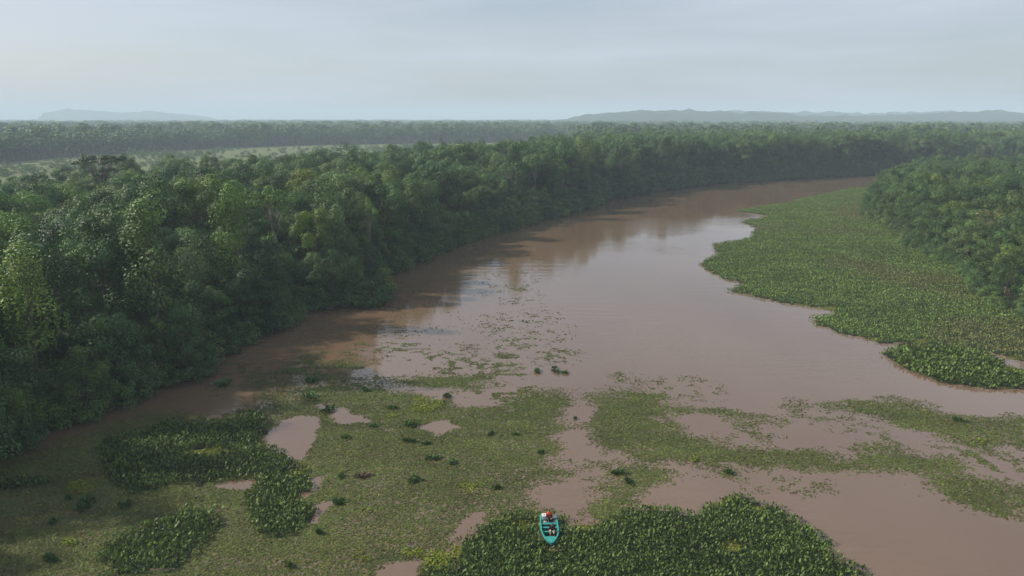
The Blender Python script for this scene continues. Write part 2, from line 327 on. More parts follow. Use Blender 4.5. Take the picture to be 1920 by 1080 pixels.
TINT = [((.62, .70, .78), 'dark green'), ((.95, 1, 1), 'mid green'), ((1.40, 1.35, 1.0), 'light green'), ((1.45, 1.2, .95), 'olive green'), ((1.15, 1.12, 1.35), 'grey-green')]
TW = np.array([.34, .30, .16, .08, .12])
def source_objects(keys, tints=TINT):
    c = bpy.data.collections.new('sources')          # not linked to the scene: only read by the node trees below
    for i, k in enumerate(keys):
        for j, (tn, _) in enumerate(tints):
            o = bpy.data.objects.new(f'{i * len(tints) + j:03d}_source', PROTO[k]['both']); c.objects.link(o); o.color = (*tn, 1)
    return c
def scatter(name, P, idx, rot, scl, coll, label, cat):
    """one object: a point cloud of positions that carries a tree at each point"""
    me = bpy.data.meshes.new(name); me.vertices.add(len(P)); me.vertices.foreach_set('co', np.asarray(P, np.float32).ravel())
    for nm, typ, arr, fld in (('idx', 'INT', np.asarray(idx) * len(TINT) + rng.choice(len(TINT), len(idx), p=TW), 'value'), ('rot', 'FLOAT_VECTOR', rot, 'vector'), ('scl', 'FLOAT_VECTOR', scl, 'vector')):
        a = me.attributes.new(nm, typ, 'POINT'); a.data.foreach_set(fld, np.ascontiguousarray(arr, np.int32 if typ == 'INT' else np.float32).ravel())
    me.materials.append(M_LEAF)
    o = link(name, me, label=label, cat=cat, kind='stuff')
    g = bpy.data.node_groups.new(name, 'GeometryNodeTree')
    g.interface.new_socket('Geometry', in_out='INPUT', socket_type='NodeSocketGeometry'); g.interface.new_socket('Geometry', in_out='OUTPUT', socket_type='NodeSocketGeometry')
    gi, go = N(g, 'NodeGroupInput'), N(g, 'NodeGroupOutput')
    ci = N(g, 'GeometryNodeCollectionInfo'); ci.inputs['Collection'].default_value = coll; ci.inputs['Separate Children'].default_value = True; ci.inputs['Reset Children'].default_value = True
    ip = N(g, 'GeometryNodeInstanceOnPoints'); ip.inputs['Pick Instance'].default_value = True
    def att(nm, typ):
        a = N(g, 'GeometryNodeInputNamedAttribute', data_type=typ); a.inputs['Name'].default_value = nm; return a.outputs['Attribute']
    mp_ = N(g, 'GeometryNodeMeshToPoints')
    g.links.new(gi.outputs[0], mp_.inputs[0]); g.links.new(mp_.outputs[0], ip.inputs['Points']); g.links.new(ci.outputs[0], ip.inputs['Instance'])
    g.links.new(att('idx', 'INT'), ip.inputs['Instance Index']); g.links.new(att('rot', 'FLOAT_VECTOR'), ip.inputs['Rotation']); g.links.new(att('scl', 'FLOAT_VECTOR'), ip.inputs['Scale'])
    g.links.new(ip.outputs[0], go.inputs[0])
    md = o.modifiers.new('trees', 'NODES'); md.node_group = g; return o

def place_tree(key, x, y, H, label, group=None, tint=(1, 1, 1), name=None, cat='tree', wide=1.0, z=.4):
    p = PROTO[key]; s = H / p['H']; w = s * wide
    e = link(name or 'rainforest_tree', None, label=label, cat=cat, group=group, loc=(x, y, z))
    e.rotation_euler = (0, 0, random.uniform(0, 6.28)); e.scale = (w, w, s)
    for part, nm in (('trunk', 'trunk' if cat == 'tree' else 'stems'), ('crown', 'crown' if cat == 'tree' else 'foliage')):
        o = link(nm, p[part], e)
        if part == 'crown': o.color = (*tint, 1)
    return e

# ------------------------------------------------------------------ trees: where they stand
def jgrid(x0, x1, y0, y1, sp):
    X, Y = np.meshgrid(np.arange(x0, x1, sp) * 1.0, np.arange(y0, y1, sp) * 1.0); X[1::2] += sp / 2
    return np.c_[X.ravel(), Y.ravel()] + rng.uniform(-.42, .42, (X.size, 2)) * sp
def at_top(u, v, d):
    """a tree standing d metres ahead whose top shows at pixel (u, v): -> x, y, height"""
    r = np.array([(u - 960) / F, 0, 0]) + UP * ((540 - v) / F) + FWD; r = r * d / r[1]; return r[0], d, CAMZ + r[2] - .4
# the ones that can be told apart by look: (pixel of the crown's top, distance, shape, tint, label, width)
SPECIAL = [
 (185, 287, 230, 'umbrella_0', (.5, .55, .6), 'umbrella-shaped dark tree standing above the forest before the clearing', .95),
 (785, 263, 330, 'tall_1', (.9, 1, .9), 'tall dark green tree rising highest above the forest edge before the clearing', .9),
 (572, 318, 230, 'broad_1', (1.4, .66, .8), 'reddish brown crowned tree in the middle of the forest', 1.0),
 (612, 334, 210, 'open_0', (1.35, 1.3, .9), 'bright yellow-green open-crowned tree on a pale bare trunk', .8),
 (157, 366, 160, 'draped_0', (1.5, 1.5, 1.1), 'slender light green cone-shaped tree in the forest', .9),
 (448, 375, 150, 'open_1', (1.2, 1.15, 1.2), 'tree with thin grey-green layered crown on tall pale trunk', 1.0),
 (690, 372, 152, 'open_0', (1.3, 1.3, 1.0), 'thin-crowned tree with pale vine-hung trunk near the wooded bank', .7),
 (905, 331, 247, 'draped_1', (1.7, 1.7, .9), 'small bright lime green tree among dark bank trees', .7),
 (1003, 295, 276, 'open_1', (1.0, 1.1, 1.1), 'tall tree with slim white trunk above the wooded river bank', .85),
 (585, 390, 140, 'spreading_0', (1.9, 1.5, .9), 'yellowish rounded tree crown low in the forest', .7),
 (1222, 252, 420, 'broad_2', (.7, .85, 1), 'big dark tree standing tall over the far outer bank', 1.1),
 (1860, 385, 187, 'bare_0', (2.4, 1.2, 1.6), 'brownish half-bare tree among lush green trees beside the plant bed', 1.1),
 (330, 430, 125, 'spreading_1', (.95, 1.05, 1.4), 'grey-green spreading tree crown in the forest', 1.0),
 (1905, 415, 165, 'puffy_0', (.8, .85, 1.3), 'dusty grey-green tree beside the brownish half-bare tree', .9),
]
taken = []
for u, v, dd, key, tint, lab, wide in SPECIAL:
    p = at_top(u, v, dd); H = p[2]; taken.append((p[0], p[1], 4.0)); place_tree(key, p[0], p[1], H, lab, None, tint, wide=wide)
taken = np.array(taken)

P = jgrid(-420, 760, -40, 640, 5.6)
sl = sdf(P, left_land); keep = (sl < -3.0) & (sdf(P, MEADOW) > 4)
bound = np.interp(P[:, 0], [-900, -420, -230, -130, -60, 10, 75, 150], [276, 258, 258, 296, 396, 536, 640, 640])
keep &= P[:, 1] < bound
keep &= (np.abs(P[:, 0]) < np.abs(P[:, 1]) * .78 + np.where(P[:, 1] < 150, 75, 45))
keep &= (np.min(np.hypot(P[:, None, 0] - taken[None, :, 0], P[:, None, 1] - taken[None, :, 1]), 1) > 3.6)
P, sl = P[keep], -sl[keep]
hn = fbm(P[:, 0] / 45, P[:, 1] / 45, 21)
Hh = 11 + 8 * hn + rng.normal(0, 3.3, len(P)) + np.interp(P[:, 0], [-160, -20, 120], [0, 3.0, 6.0]) - np.interp(P[:, 1] - bound[keep], [-150, -40], [.4, 3.2])
Hh = np.where(sl < 7, Hh * np.interp(sl, [3, 7], [.80, 1.0]), Hh) + np.interp(P[:, 1], [90, 130], [1.5, -.8]); em = rng.random(len(P)) < .08
for tx, ty, _ in taken: Hh[(np.abs(P[:, 0] - tx * P[:, 1] / ty) < 5.5) & (P[:, 1] < ty) & (P[:, 1] > ty - 24)] *= .72
Hh[em & (sl > 9)] += 5
Hh = np.clip(Hh, 7, np.interp(P[:, 0] , [-100, 0], [21.5, 26]))
keysL = ['broad_0', 'broad_1', 'broad_2', 'tall_0', 'tall_1', 'tall_2', 'spreading_0', 'spreading_1', 'draped_0', 'draped_1', 'open_0', 'open_1']
wts = np.array([1.8, 1.8, 1.8, .7, .7, .7, 1.1, 1.1, .7, .7, .2, .2]); ki = rng.choice(len(keysL), len(P), p=wts / wts.sum())
ki = np.where((sl < np.where(P[:, 1] < 170, 15, 7)) & (rng.random(len(P)) < .8), rng.choice([8, 9, 8, 9, 1], len(P)), ki)
pp, zz = project(np.c_[P, Hh * .8]); vis = (pp[:, 0] > -40) & (pp[:, 0] < 1960) & (pp[:, 1] > 200) & (pp[:, 1] < 1100) & (zz > 5)
score = np.where(vis, Hh / zz * np.where(sl < 14, 1.5, 1.0), 0); order = np.argsort(-score)
NL = 216; first = np.zeros(len(P), bool); first[order[:NL]] = True
def where_left(x, y):
    for lim, w in ((84, 'by the shaded hyacinth bed'), (108, 'above the reflecting pool'), (150, 'around the jutting point'), (215, 'facing the leaf rafts'), (320, 'facing the hyacinth field')):
        if y < lim: return w
    return 'at the far river bend'
SHP = dict(broad='round-crowned', tall='narrow', spreading='flat-topped', draped='creeper-draped', open='thin-crowned')
for i in np.where(first)[0]:
    kind = PROTO[keysL[ki[i]]]['kind']; row = 'at the water edge' if sl[i] < 9 else ('just behind the bank' if sl[i] < 28 else 'deep in the forest')
    tn, tw = TINT[rng.choice(len(TINT), p=TW)]; size = 'tall' if Hh[i] > 18.5 else ('low' if Hh[i] < 13.5 else 'middling')
    place_tree(keysL[ki[i]], P[i, 0], P[i, 1], Hh[i], f'{size} {SHP[kind]} {tw} tree {row} {where_left(*P[i])}', 'rainforest trees along the shaded bank', tn, wide=random.uniform(.85, 1.25))
r = ~first
src_near = source_objects(keysL)
def scl_of(keys, ki, H):
    s = H / np.array([PROTO[k]['H'] for k in keys])[ki]; w = s * rng.uniform(.85, 1.25, len(s)); return np.c_[w, w, s]
def zrot(n): return np.c_[np.zeros(n), np.zeros(n), rng.uniform(0, 6.28, n)]
scatter('forest', np.c_[P[r], np.full(r.sum(), .4)], ki[r], zrot(r.sum()), scl_of(keysL, ki[r], Hh[r]), src_near, 'dense dark green rainforest behind the wooded bank', 'forest')

# the lower storey that shows in the gaps
U = jgrid(-260, 420, 40, 560, 7.5); su = sdf(U, left_land); ku = (su < -6) & (sdf(U, MEADOW) > 4) & (np.abs(U[:, 0]) < U[:, 1] * .78 + 20); U = U[ku]
tkU = ['thicket_0', 'thicket_1']; iu = rng.integers(0, 2, len(U)); hu = rng.uniform(5.5, 10.5, len(U))
scatter('forest_understorey', np.c_[U, np.full(len(U), .4)], iu, zrot(len(U)), scl_of(tkU, iu, hu) * [.62, .62, 1], source_objects(tkU), 'shaded lower trees filling the gaps in the rainforest', 'understorey')

# trees of the inner bank
P = jgrid(80, 560, 60, 445, 7.2); s2 = sdf(P, right_land); k2 = (s2 < -2.5) & (P[:, 0] < P[:, 1] * .78 + 40); P, s2 = P[k2], -s2[k2]
k2 = np.min(np.hypot(P[:, None, 0] - taken[None, :, 0], P[:, None, 1] - taken[None, :, 1]), 1) > 3.8; P, s2 = P[k2], s2[k2]
Hh = np.interp(s2, [2.5, 12, 40], [8.5, 12.5, 14.0]) * rng.uniform(.72, 1.22, len(P)); keysR = ['puffy_0', 'puffy_1', 'puffy_2']; ki = rng.integers(0, 3, len(P))
pp, zz = project(np.c_[P, Hh * .8]); vis = (pp[:, 0] > 1500) & (pp[:, 0] < 1950) & (zz > 5); score = np.where(vis, Hh / zz * np.where(s2 < 18, 1.5, 1), 0); order = np.argsort(-score)
first = np.zeros(len(P), bool); first[order[:70]] = True
for i in np.where(first)[0]:
    row = 'edging the plant field' if s2[i] < 9 else 'on the low point'
    tn, tw = TINT[rng.choice(len(TINT), p=TW)]; size = 'tall' if Hh[i] > 13 else ('low' if Hh[i] < 10 else 'middling')
    place_tree(keysR[ki[i]], P[i, 0], P[i, 1], Hh[i], f'{size} billowing {tw} tree {row}' + (' near the brownish tree' if P[i, 1] < 215 else (' halfway along the bank' if P[i, 1] < 290 else ' towards the river bend')), 'sunlit trees on the inner bank', tn, wide=random.uniform(.85, 1.15))
r = ~first; src_r = source_objects(keysR)
scatter('woodland', np.c_[P[r], np.full(r.sum(), .4)], ki[r], zrot(r.sum()), scl_of(keysR, ki[r], Hh[r]), src_r, 'billowing mid green woodland behind the floating plant bed', 'woodland')

# bushes that hang over the water
def along(line, step):
    out = []
    for a, b in zip(line[:-1], line[1:]):
        n = max(1, int(np.linalg.norm(b - a) / step)); out += [a + (b - a) * (k + random.random()) / n for k in range(n)]
    return np.array(out)
B1 = along(np.vstack([[[-66, 10], [-60, 45]], BANK_L]), 2.3); B2 = along(BANK_R, 2.6)
B = np.vstack([B1, B2]) + rng.normal(0, .7, (len(B1) + len(B2), 2)); onL = np.arange(len(B)) < len(B1)
B[~onL, 0] += 1.5
hb = rng.uniform(2.4, 5.2, len(B)) * np.where(onL, np.interp(B[:, 1], [60, 250], [1.0, 1.25]), .8); kb = rng.integers(0, 2, len(B))
pp, zz = project(np.c_[B, hb * .5]); vis = (pp[:, 0] > -20) & (pp[:, 0] < 1940) & (zz > 5) & (pp[:, 1] < 1080); order = np.argsort(-np.where(vis, hb / zz, 0)); first = np.zeros(len(B), bool); first[order[:130]] = True
for i in np.where(first)[0]:
    tn, tw = TINT[rng.choice(len(TINT), p=TW)]; size = 'large' if hb[i] > 4.6 else ('small' if hb[i] < 3.2 else 'middling')
    place_tree(f'bush_{kb[i]}', B[i, 0], B[i, 1], hb[i], f'{size} {tw} bush overhanging the water {where_left(*B[i])}' if onL[i] else f'{size} {tw} bush between the billowing trees and the hyacinth field',
               'bushes along the water edge', tn, 'bank_bush', 'bush', random.uniform(.95, 1.4), .1)
r = ~first; kb_keys = ['bush_0', 'bush_1']; src_b = source_objects(kb_keys)
scatter('bank_undergrowth', np.c_[B[r], np.full(r.sum(), .1)], kb[r], zrot(r.sum()), scl_of(kb_keys, kb[r], hb[r]), src_b, 'leafy undergrowth hanging along the far river bank', 'undergrowth')

# taller thickets that close the forest edge down to the ground
T1 = along(np.vstack([[[-68, 10], [-62, 45]], BANK_L]), 3.0); T1 = np.vstack([T1, T1 + rng.normal(0, 2.0, T1.shape) + [-4, 2.5]]) + rng.normal(0, 1.0, (2 * len(T1), 2)) + [-1.5, 1.2]
T1 = T1[sdf(T1, left_land) < -.8]; ht = rng.uniform(4.5, 9.5, len(T1)) * np.interp(T1[:, 1], [100, 180], [1.25, 1.0]); kt = rng.integers(0, 2, len(T1)); tk = ['thicket_0', 'thicket_1']
pp, zz = project(np.c_[T1, ht * .5]); vis = (pp[:, 0] > -20) & (pp[:, 0] < 1940) & (zz > 5) & (pp[:, 1] < 1080); order = np.argsort(-np.where(vis, ht / zz, 0)); first = np.zeros(len(T1), bool); first[order[:90]] = True
for i in np.where(first)[0]:
    tn, tw = TINT[rng.choice(len(TINT), p=TW)]; size = 'high' if ht[i] > 7.8 else ('low' if ht[i] < 5.8 else 'middling')
    place_tree(tk[kt[i]], T1[i, 0], T1[i, 1], ht[i], f'{size} billowing {tw} thicket closing the forest edge {where_left(*T1[i])}', 'thickets under the bank trees', tn, 'bank_thicket', 'thicket', random.uniform(.7, 1.0), .2)
r = ~first
scatter('bank_thickets', np.c_[T1[r], np.full(r.sum(), .2)], kt[r], zrot(r.sum()), scl_of(tk, kt[r], ht[r]), source_objects(tk), 'dense thickets closing the forest edge along the far bend', 'thicket')

# the forest beyond, thinning out in detail towards the horizon
parts = []
for y0, y1, sp in ((300, 1100, 9.0), (1100, 2000, 13), (2000, 3600, 24), (3600, 7000, 60)):
    Q = jgrid(-.8 * y1, .8 * y1, y0, y1, sp); Q = Q[np.abs(Q[:, 0]) < .76 * Q[:, 1] + 30]
    Q = Q[(sdf(Q, left_land) < -4) & (sdf(Q, MEADOW) > 3)]
    if y0 == 300:
        bq = np.interp(Q[:, 0], [-900, -420, -230, -130, -60, 10, 75, 150, 760, 761], [276, 258, 258, 296, 396, 536, 640, 640, 640, 300]); Q = Q[(Q[:, 1] > bq) & ~((Q[:, 0] < 75) & (sdf(Q, MEADOW) < 3))]
    parts.append(np.c_[Q, np.full(len(Q), sp)])
Q = np.concatenate(parts); ki = rng.choice(6, len(Q), p=[.25, .22, .15, .12, .2, .06])
farH = 15.5 + 7 * fbm(Q[:, 0] / 90, Q[:, 1] / 90, 31) + rng.normal(0, 3.2, len(Q)); farH[rng.random(len(Q)) < .04] += 6
keysF = [f'far_{j}' for j in range(6)]; sc = scl_of(keysF, ki, np.clip(farH, 8, 29)); wid = np.interp(Q[:, 2], [9.0, 13, 24, 60], [1.15, 1.5, 2.4, 5.5]); sc[:, :2] *= wid[:, None]
scatter('distant_forest', np.c_[Q[:, :2], np.full(len(Q), .4)], ki, zrot(len(Q)), sc, source_objects(keysF), 'hazy blue-green forest stretching to the horizon', 'forest')
# scrub on the clearing
Q = jgrid(-700, 80, 280, 1000, 8); Q = Q[(sdf(Q, MEADOW) < -2)]; Q = Q[rng.random(len(Q)) < .1 + .9 * (fbm(Q[:, 0] / 40, Q[:, 1] / 60, 44) > .55)]
hq = rng.uniform(1.0, 3.2, len(Q)) * np.where(rng.random(len(Q)) < .08, 2.2, 1); kq = rng.integers(0, 2, len(Q)); sq = scl_of(kb_keys, kq, hq); sq[:, :2] *= 1.3
src_s = source_objects(kb_keys)
for o in src_s.objects: o.color = tuple(a * b for a, b in zip(o.color, (1.9, 1.6, 1.5, 1)))
scatter('clearing_scrub', np.c_[Q, np.full(len(Q), .5)], kq, zrot(len(Q)), sq, src_s, 'low scrub scattered over the grassy clearing', 'scrub')

# ------------------------------------------------------------------ floating plants
RIGHT_BED = GP([(1640, 351), (1590, 354), (1500, 374), (1478, 381), (1420, 388), (1378, 396), (1432, 402), (1440, 408), (1388, 416), (1418, 426), (1405, 447), (1335, 458), (1347, 475),
                (1308, 497), (1350, 520), (1392, 533), (1366, 545), (1420, 560), (1500, 574), (1562, 586), (1515, 602), (1565, 622), (1640, 641), (1720, 648), (1800, 653), (1870, 664), (1960, 690), (2060, 660), (1960, 590), (1830, 552), (1800, 500), (1715, 460), (1695, 440), (1635, 410), (1630, 385), (1660, 356)])
RIGHT_LOBE = GP([(1648, 664), (1690, 649), (1770, 651), (1850, 664), (1930, 700), (2000, 720), (1985, 732), (1920, 729), (1850, 729), (1785, 722), (1725, 707), (1695, 690)])
BOTTOM_BED = GP([(770, 1100), (800, 1068), (843, 1055), (850, 1022), (880, 1002), (920, 986), (985, 966), (1060, 968), (1100, 985), (1150, 967), (1190, 947), (1260, 951), (1300, 960), (1340, 936),
                 (1390, 928), (1412, 944), (1452, 951), (1500, 978), (1530, 1002), (1572, 1050), (1625, 1085), (1760, 1200), (1760, 1330), (640, 1330), (700, 1180)])
BED_A = GP([(180, 865), (200, 825), (300, 792), (430, 787), (470, 772), (505, 778), (500, 800), (492, 832), (540, 850), (572, 885), (500, 905), (480, 898), (420, 905), (330, 910), (250, 925), (200, 900)])
BED_B = GP([(480, 898), (572, 884), (578, 910), (560, 935), (582, 955), (570, 985), (520, 1006), (475, 1004), (482, 985), (455, 945), (465, 912)])
BED_C = GP([(188, 1030), (240, 1000), (310, 976), (342, 955), (400, 955), (426, 980), (400, 1002), (372, 1040), (340, 1085), (190, 1085)])
BED_D = GP([(-60, 888), (60, 892), (112, 900), (92, 913), (0, 920), (-60, 922)])
BED_E = GP([(-40, 998), (28, 990), (42, 1004), (0, 1018), (-40, 1020)])
MAT_A = GP([(-80, 1110), (-80, 870), (60, 850), (200, 800), (290, 775), (370, 780), (480, 765), (500, 700), (580, 668), (620, 716), (690, 700), (730, 735), (790, 742), (860, 765), (925, 770), (985, 750), (1030, 733), (1055, 745), (1066, 775), (1045, 815),
            (1062, 852), (1045, 882), (1000, 915), (1000, 948), (1025, 968), (960, 990), (880, 1010), (850, 1060), (820, 1110)])
MAT_B = GP([(1112, 740), (1140, 722), (1190, 730), (1285, 762), (1270, 776), (1205, 782), (1262, 800), (1302, 825), (1400, 840), (1480, 848), (1600, 862), (1612, 850), (1680, 838), (1760, 855), (1832, 870), (1830, 886),
            (1690, 880), (1600, 887), (1500, 880), (1382, 875), (1360, 886), (1260, 872), (1250, 900), (1236, 922), (1195, 945), (1150, 970), (1118, 962), (1140, 932), (1172, 872), (1152, 846), (1116, 830), (1110, 790), (1122, 765)])
MATS = [MAT_A, MAT_B, GP([(1332, 770), (1372, 772), (1440, 776), (1484, 790), (1470, 800), (1420, 795), (1360, 782)]), GP([(1460, 765), (1490, 757), (1522, 770), (1515, 782), (1470, 777)]),
        GP([(1562, 768), (1610, 750), (1680, 749), (1750, 765), (1820, 780), (1960, 796), (1960, 842), (1885, 832), (1832, 846), (1785, 822), (1705, 800), (1665, 792), (1615, 776)]),
        GP([(730, 715), (790, 698), (850, 700), (925, 702), (925, 718), (860, 722), (800, 728), (745, 726)]), GP([(905, 672), (935, 664), (965, 676), (950, 690), (915, 690)]), GP([(585, 690), (640, 678), (690, 684), (680, 700), (610, 702)]),
        GP([(1780, 890), (1850, 885), (1960, 930), (1960, 975), (1870, 958), (1790, 935), (1745, 908)]), GP([(1140, 705), (1180, 700), (1190, 715), (1150, 720)]),
        GP([(475, 700), (560, 690), (590, 720), (470, 780), (480, 740)]), GP([(900, 600), (950, 610), (960, 622), (915, 618)]), GP([(990, 610), (1050, 628), (1040, 636), (1000, 628)]), GP([(965, 540), (990, 536), (990, 546), (970, 548)]), GP([(940, 570), (975, 560), (980, 572), (950, 578)])]
HOLES = [GP([(497, 820), (530, 792), (565, 780), (596, 786), (592, 812), (580, 842), (560, 862), (530, 856), (503, 840)]), GP([(905, 963), (884, 966), (860, 985), (846, 1010), (860, 1030), (880, 1020), (900, 990)]), GP([(362, 742), (400, 746), (470, 728), (478, 744), (445, 768), (400, 782), (378, 776)]),
         GP([(562, 978), (582, 965), (600, 945), (620, 943), (608, 960), (590, 978)]), GP([(565, 915), (600, 895), (592, 920), (570, 930)]), GP([(712, 1075), (745, 1050), (790, 1050), (785, 1070), (750, 1085)]), GP([(600, 760), (640, 765), (690, 790), (640, 795)]), GP([(400, 912), (440, 905), (470, 907), (460, 915)]),
         GP([(780, 800), (830, 790), (860, 800), (820, 815)])]
# drifting single plants: centre and half-size in the picture, density
DRIFT = [((700, 640), (130, 45), .22), ((880, 690), (150, 40), .30), ((960, 610), (70, 60), .34), ((760, 660), (190, 60), .16), ((950, 560), (70, 90), .22), ((1000, 660), (90, 90), .26), ((820, 600), (120, 50), .06), ((990, 720), (90, 40), .34), ((860, 745), (160, 30), .40), ((640, 700), (90, 30), .40), ((1500, 900), (220, 36), .16), ((1650, 830), (260, 44), .20), ((1820, 900), (130, 70), .38), ((1380, 800), (110, 26), .26), ((1240, 740), (120, 40), .22), ((1130, 900), (40, 60), .20), ((430, 700), (150, 60), .22), ((250, 770), (120, 30), .40), ((985, 500), (30, 25), .20)]
LIME = [(800, 757, 36, 17), (790, 765, 30, 10), (880, 918, 22, 11), (688, 957, 12, 5), (684, 1050, 16, 8), (775, 1036, 26, 10), (822, 1050, 30, 24), (735, 780, 12, 5), (855, 1030, 14, 26), (1240, 878, 10, 5), (395, 850, 42, 11), (130, 1018, 16, 8), (1345, 942, 22, 12), (1420, 955, 18, 8), (1370, 1028, 26, 12), (1300, 862, 10, 6), (1650, 900, 16, 5), (1840, 828, 10, 7),
        (150, 915, 34, 14), (560, 890, 16, 6), (820, 760, 18, 9), (640, 885, 8, 4), (1180, 875, 8, 4), (1095, 985, 36, 14), (1230, 955, 14, 6), (980, 985, 26, 8)]
LIME_FAR = [(1550, 579, 22, 6), (1640, 637, 16, 4), (1728, 641, 18, 6), (1880, 672, 40, 7), (1905, 690, 30, 12), (1500, 573, 20, 3)]

def noise_edge(P, amp, sc, seed): return amp * (fbm(P[:, 0] / sc, P[:, 1] / sc, seed) - .5) * 2
def cover(P):
    """share of the surface that the floating mat covers at each point"""
    d = np.full(len(P), 1e9)
    for m in MATS: d = np.minimum(d, sdf(P, m))
    d = d + noise_edge(P * [.55, 1], 3.0, 2.4, 3) + noise_edge(P, 1.0, .7, 5)
    h = np.full(len(P), 1e9)
    for m in HOLES: h = np.minimum(h, sdf(P, m))
    h = h + noise_edge(P, .7, 1.3, 8)
    c = 1.2 * np.clip(.5 - d / 2.8, 0, 1) * (.55 + .45 * np.clip((.5 * fbm(P[:, 0] / 7, P[:, 1] / 9, 12) + .5 * fbm(P[:, 0] / 6, P[:, 1] / 1.6, 14) - .36) * 5, 0, 1))
    far = np.interp(P[:, 1], [80, 100], [0, 1]); c = c * (1 - far + far * np.clip((fbm(P[:, 0] / 4.5, P[:, 1] / 2.4, 81) - .44) * 8, 0, 1))      # the mat breaks up into streaks upstream
    uv, _ = project(np.c_[P, np.zeros(len(P))])
    dr = np.zeros(len(P)); cl = np.clip((fbm(P[:, 0] / 1.1, P[:, 1] / .9, 17, 3) - .50) * 7, 0, 1) * np.clip((fbm(P[:, 0] / 7, P[:, 1] / 5, 19, 3) - .36) * 4, 0, 1)
    for (u, v), (a, b), k in DRIFT:
        q = ((uv[:, 0] - u) / a) ** 2 + ((uv[:, 1] - v) / b) ** 2; dr = np.maximum(dr, k * 2.6 * np.clip(1.25 - q, 0, 1))
    c = np.maximum(c, cl * np.minimum(dr, 1))
    return c * np.clip(h / .6, 0, 1)
def lime(P, L=LIME):
    uv, _ = project(np.c_[P, np.zeros(len(P))]); o = np.zeros(len(P)); wob = fbm(P[:, 0] / .9, P[:, 1] / .9, 23)
    for u, v, a, b in L: o = np.maximum(o, np.clip(1.7 - 1.1 * (((uv[:, 0] - u) / a) ** 2 + ((uv[:, 1] - v) / b) ** 2) - 1.5 * wob, 0, 1))
    return np.clip(o * 2, 0, 1)
def in_frame(P, z=0): 
    uv, zz = project(np.c_[P, np.full(len(P), z)]); return (uv[:, 0] > -60) & (uv[:, 0] < 1980) & (uv[:, 1] < 1130) & (zz > 1)
def uni(x0, x1, y0, y1, per): n = int((x1 - x0) * (y1 - y0) * per); return np.c_[rng.uniform(x0, x1, n), rng.uniform(y0, y1, n)]

ALL_BEDS = [RIGHT_BED, RIGHT_LOBE, BOTTOM_BED, BED_A, BED_B, BED_C, BED_D, BED_E]
bedd = lambda P: np.min([sdf(P, b) for b in ALL_BEDS], 0)
def mat_leaves(name, x0, x1, y0, y1, per, size, label):
    P = uni(x0, x1, y0, y1, per); P = P[in_frame(P)]; c = cover(P); P = P[rng.random(len(P)) < c * 1.0]
    P = P[(bedd(P) > -1.0) & (sdf(P, left_land) > -.5)]; n = len(P); lm = lime(P)
    C = np.c_[P, rng.uniform(.012, .05, n) + lm * rng.uniform(0, .22, n)]; nn = unit(np.c_[rng.normal(0, .30, (n, 2)), np.ones(n)])
    L = size * rng.uniform(.55, 1.6, n); v, f = leaf_quads(C, nn, L, L * rng.uniform(.6, .95, n), .06)
    v[:, 2] = np.maximum(v[:, 2], .006)
    k = .5 * fbm(P[:, 0] / 4, P[:, 1] / 5, 33) + .5 * fbm(P[:, 0] / 9, P[:, 1] / 2.5, 71); k2 = rng.random(n); col = np.array([.076, .098, .029]) * (.45 + 1.1 * k[:, None]) * (.75 + .5 * k2[:, None])
    brown = (rng.random(n) < .05 + .12 * (fbm(P[:, 0] / 9, P[:, 1] / 9, 35) > .58)); col[brown] = np.array([.085, .072, .036]) * (.6 + .6 * k2[brown, None])
    yel = rng.random(n) < .05 + .25 * np.clip((fbm(P[:, 0] / 2.2, P[:, 1] / 2.2, 37) - .56) * 5, 0, 1); col[yel] = np.array([.13, .155, .030]) * (.6 + .7 * k2[yel, None])
    col = col * (1 - lm[:, None]) + lm[:, None] * np.array([.135, .175, .018]) * (.6 + .7 * k2[:, None])
    Q = uni(x0, x1, y0, y1, per * .16); Q = Q[in_frame(Q)]; cq = cover(Q); Q = Q[rng.random(len(Q)) < np.clip(cq * 1.6 - .75, 0, 1)]      # the submerged film of old leaves
    Q = Q[(bedd(Q) > -1.0) & (sdf(Q, left_land) > -.5)]; m = len(Q); L2 = size * 2.6 * rng.uniform(.6, 1.5, m)
    v2, f2 = leaf_quads(np.c_[Q, rng.uniform(.003, .010, m)], unit(np.c_[rng.normal(0, .004, (m, 2)), np.ones(m)]), L2, L2 * rng.uniform(.5, .9, m), 0)
    st = fbm(Q[:, 0] / 9, Q[:, 1] / 2.5, 71)[:, None]; c2 = np.array([.072, .078, .027]) * (.5 + st) * rng.uniform(.8, 1.2, (m, 1))
    me = mesh_np(name, np.vstack([v, v2]), [f, f2 + len(v)], [M_PAD], {'col': ('FLOAT_COLOR', np.c_[np.vstack([col, c2]), np.ones(n + m)])}); link(name, me, label=label, cat='floating plants', kind='stuff')
mat_leaves('floating_leaf_mat', -75, 12, 48, 112, 92, .18, 'olive green mat of small floating leaves covering the brown water')
mat_leaves('drifting_leaf_mat', 12, 75, 55, 112, 78, .19, 'broken strips of floating leaves on open brown water')
mat_leaves('scattered_leaf_rafts', -50, 60, 112, 200, 12, .30, 'scattered small leaf rafts drifting on the calm river')

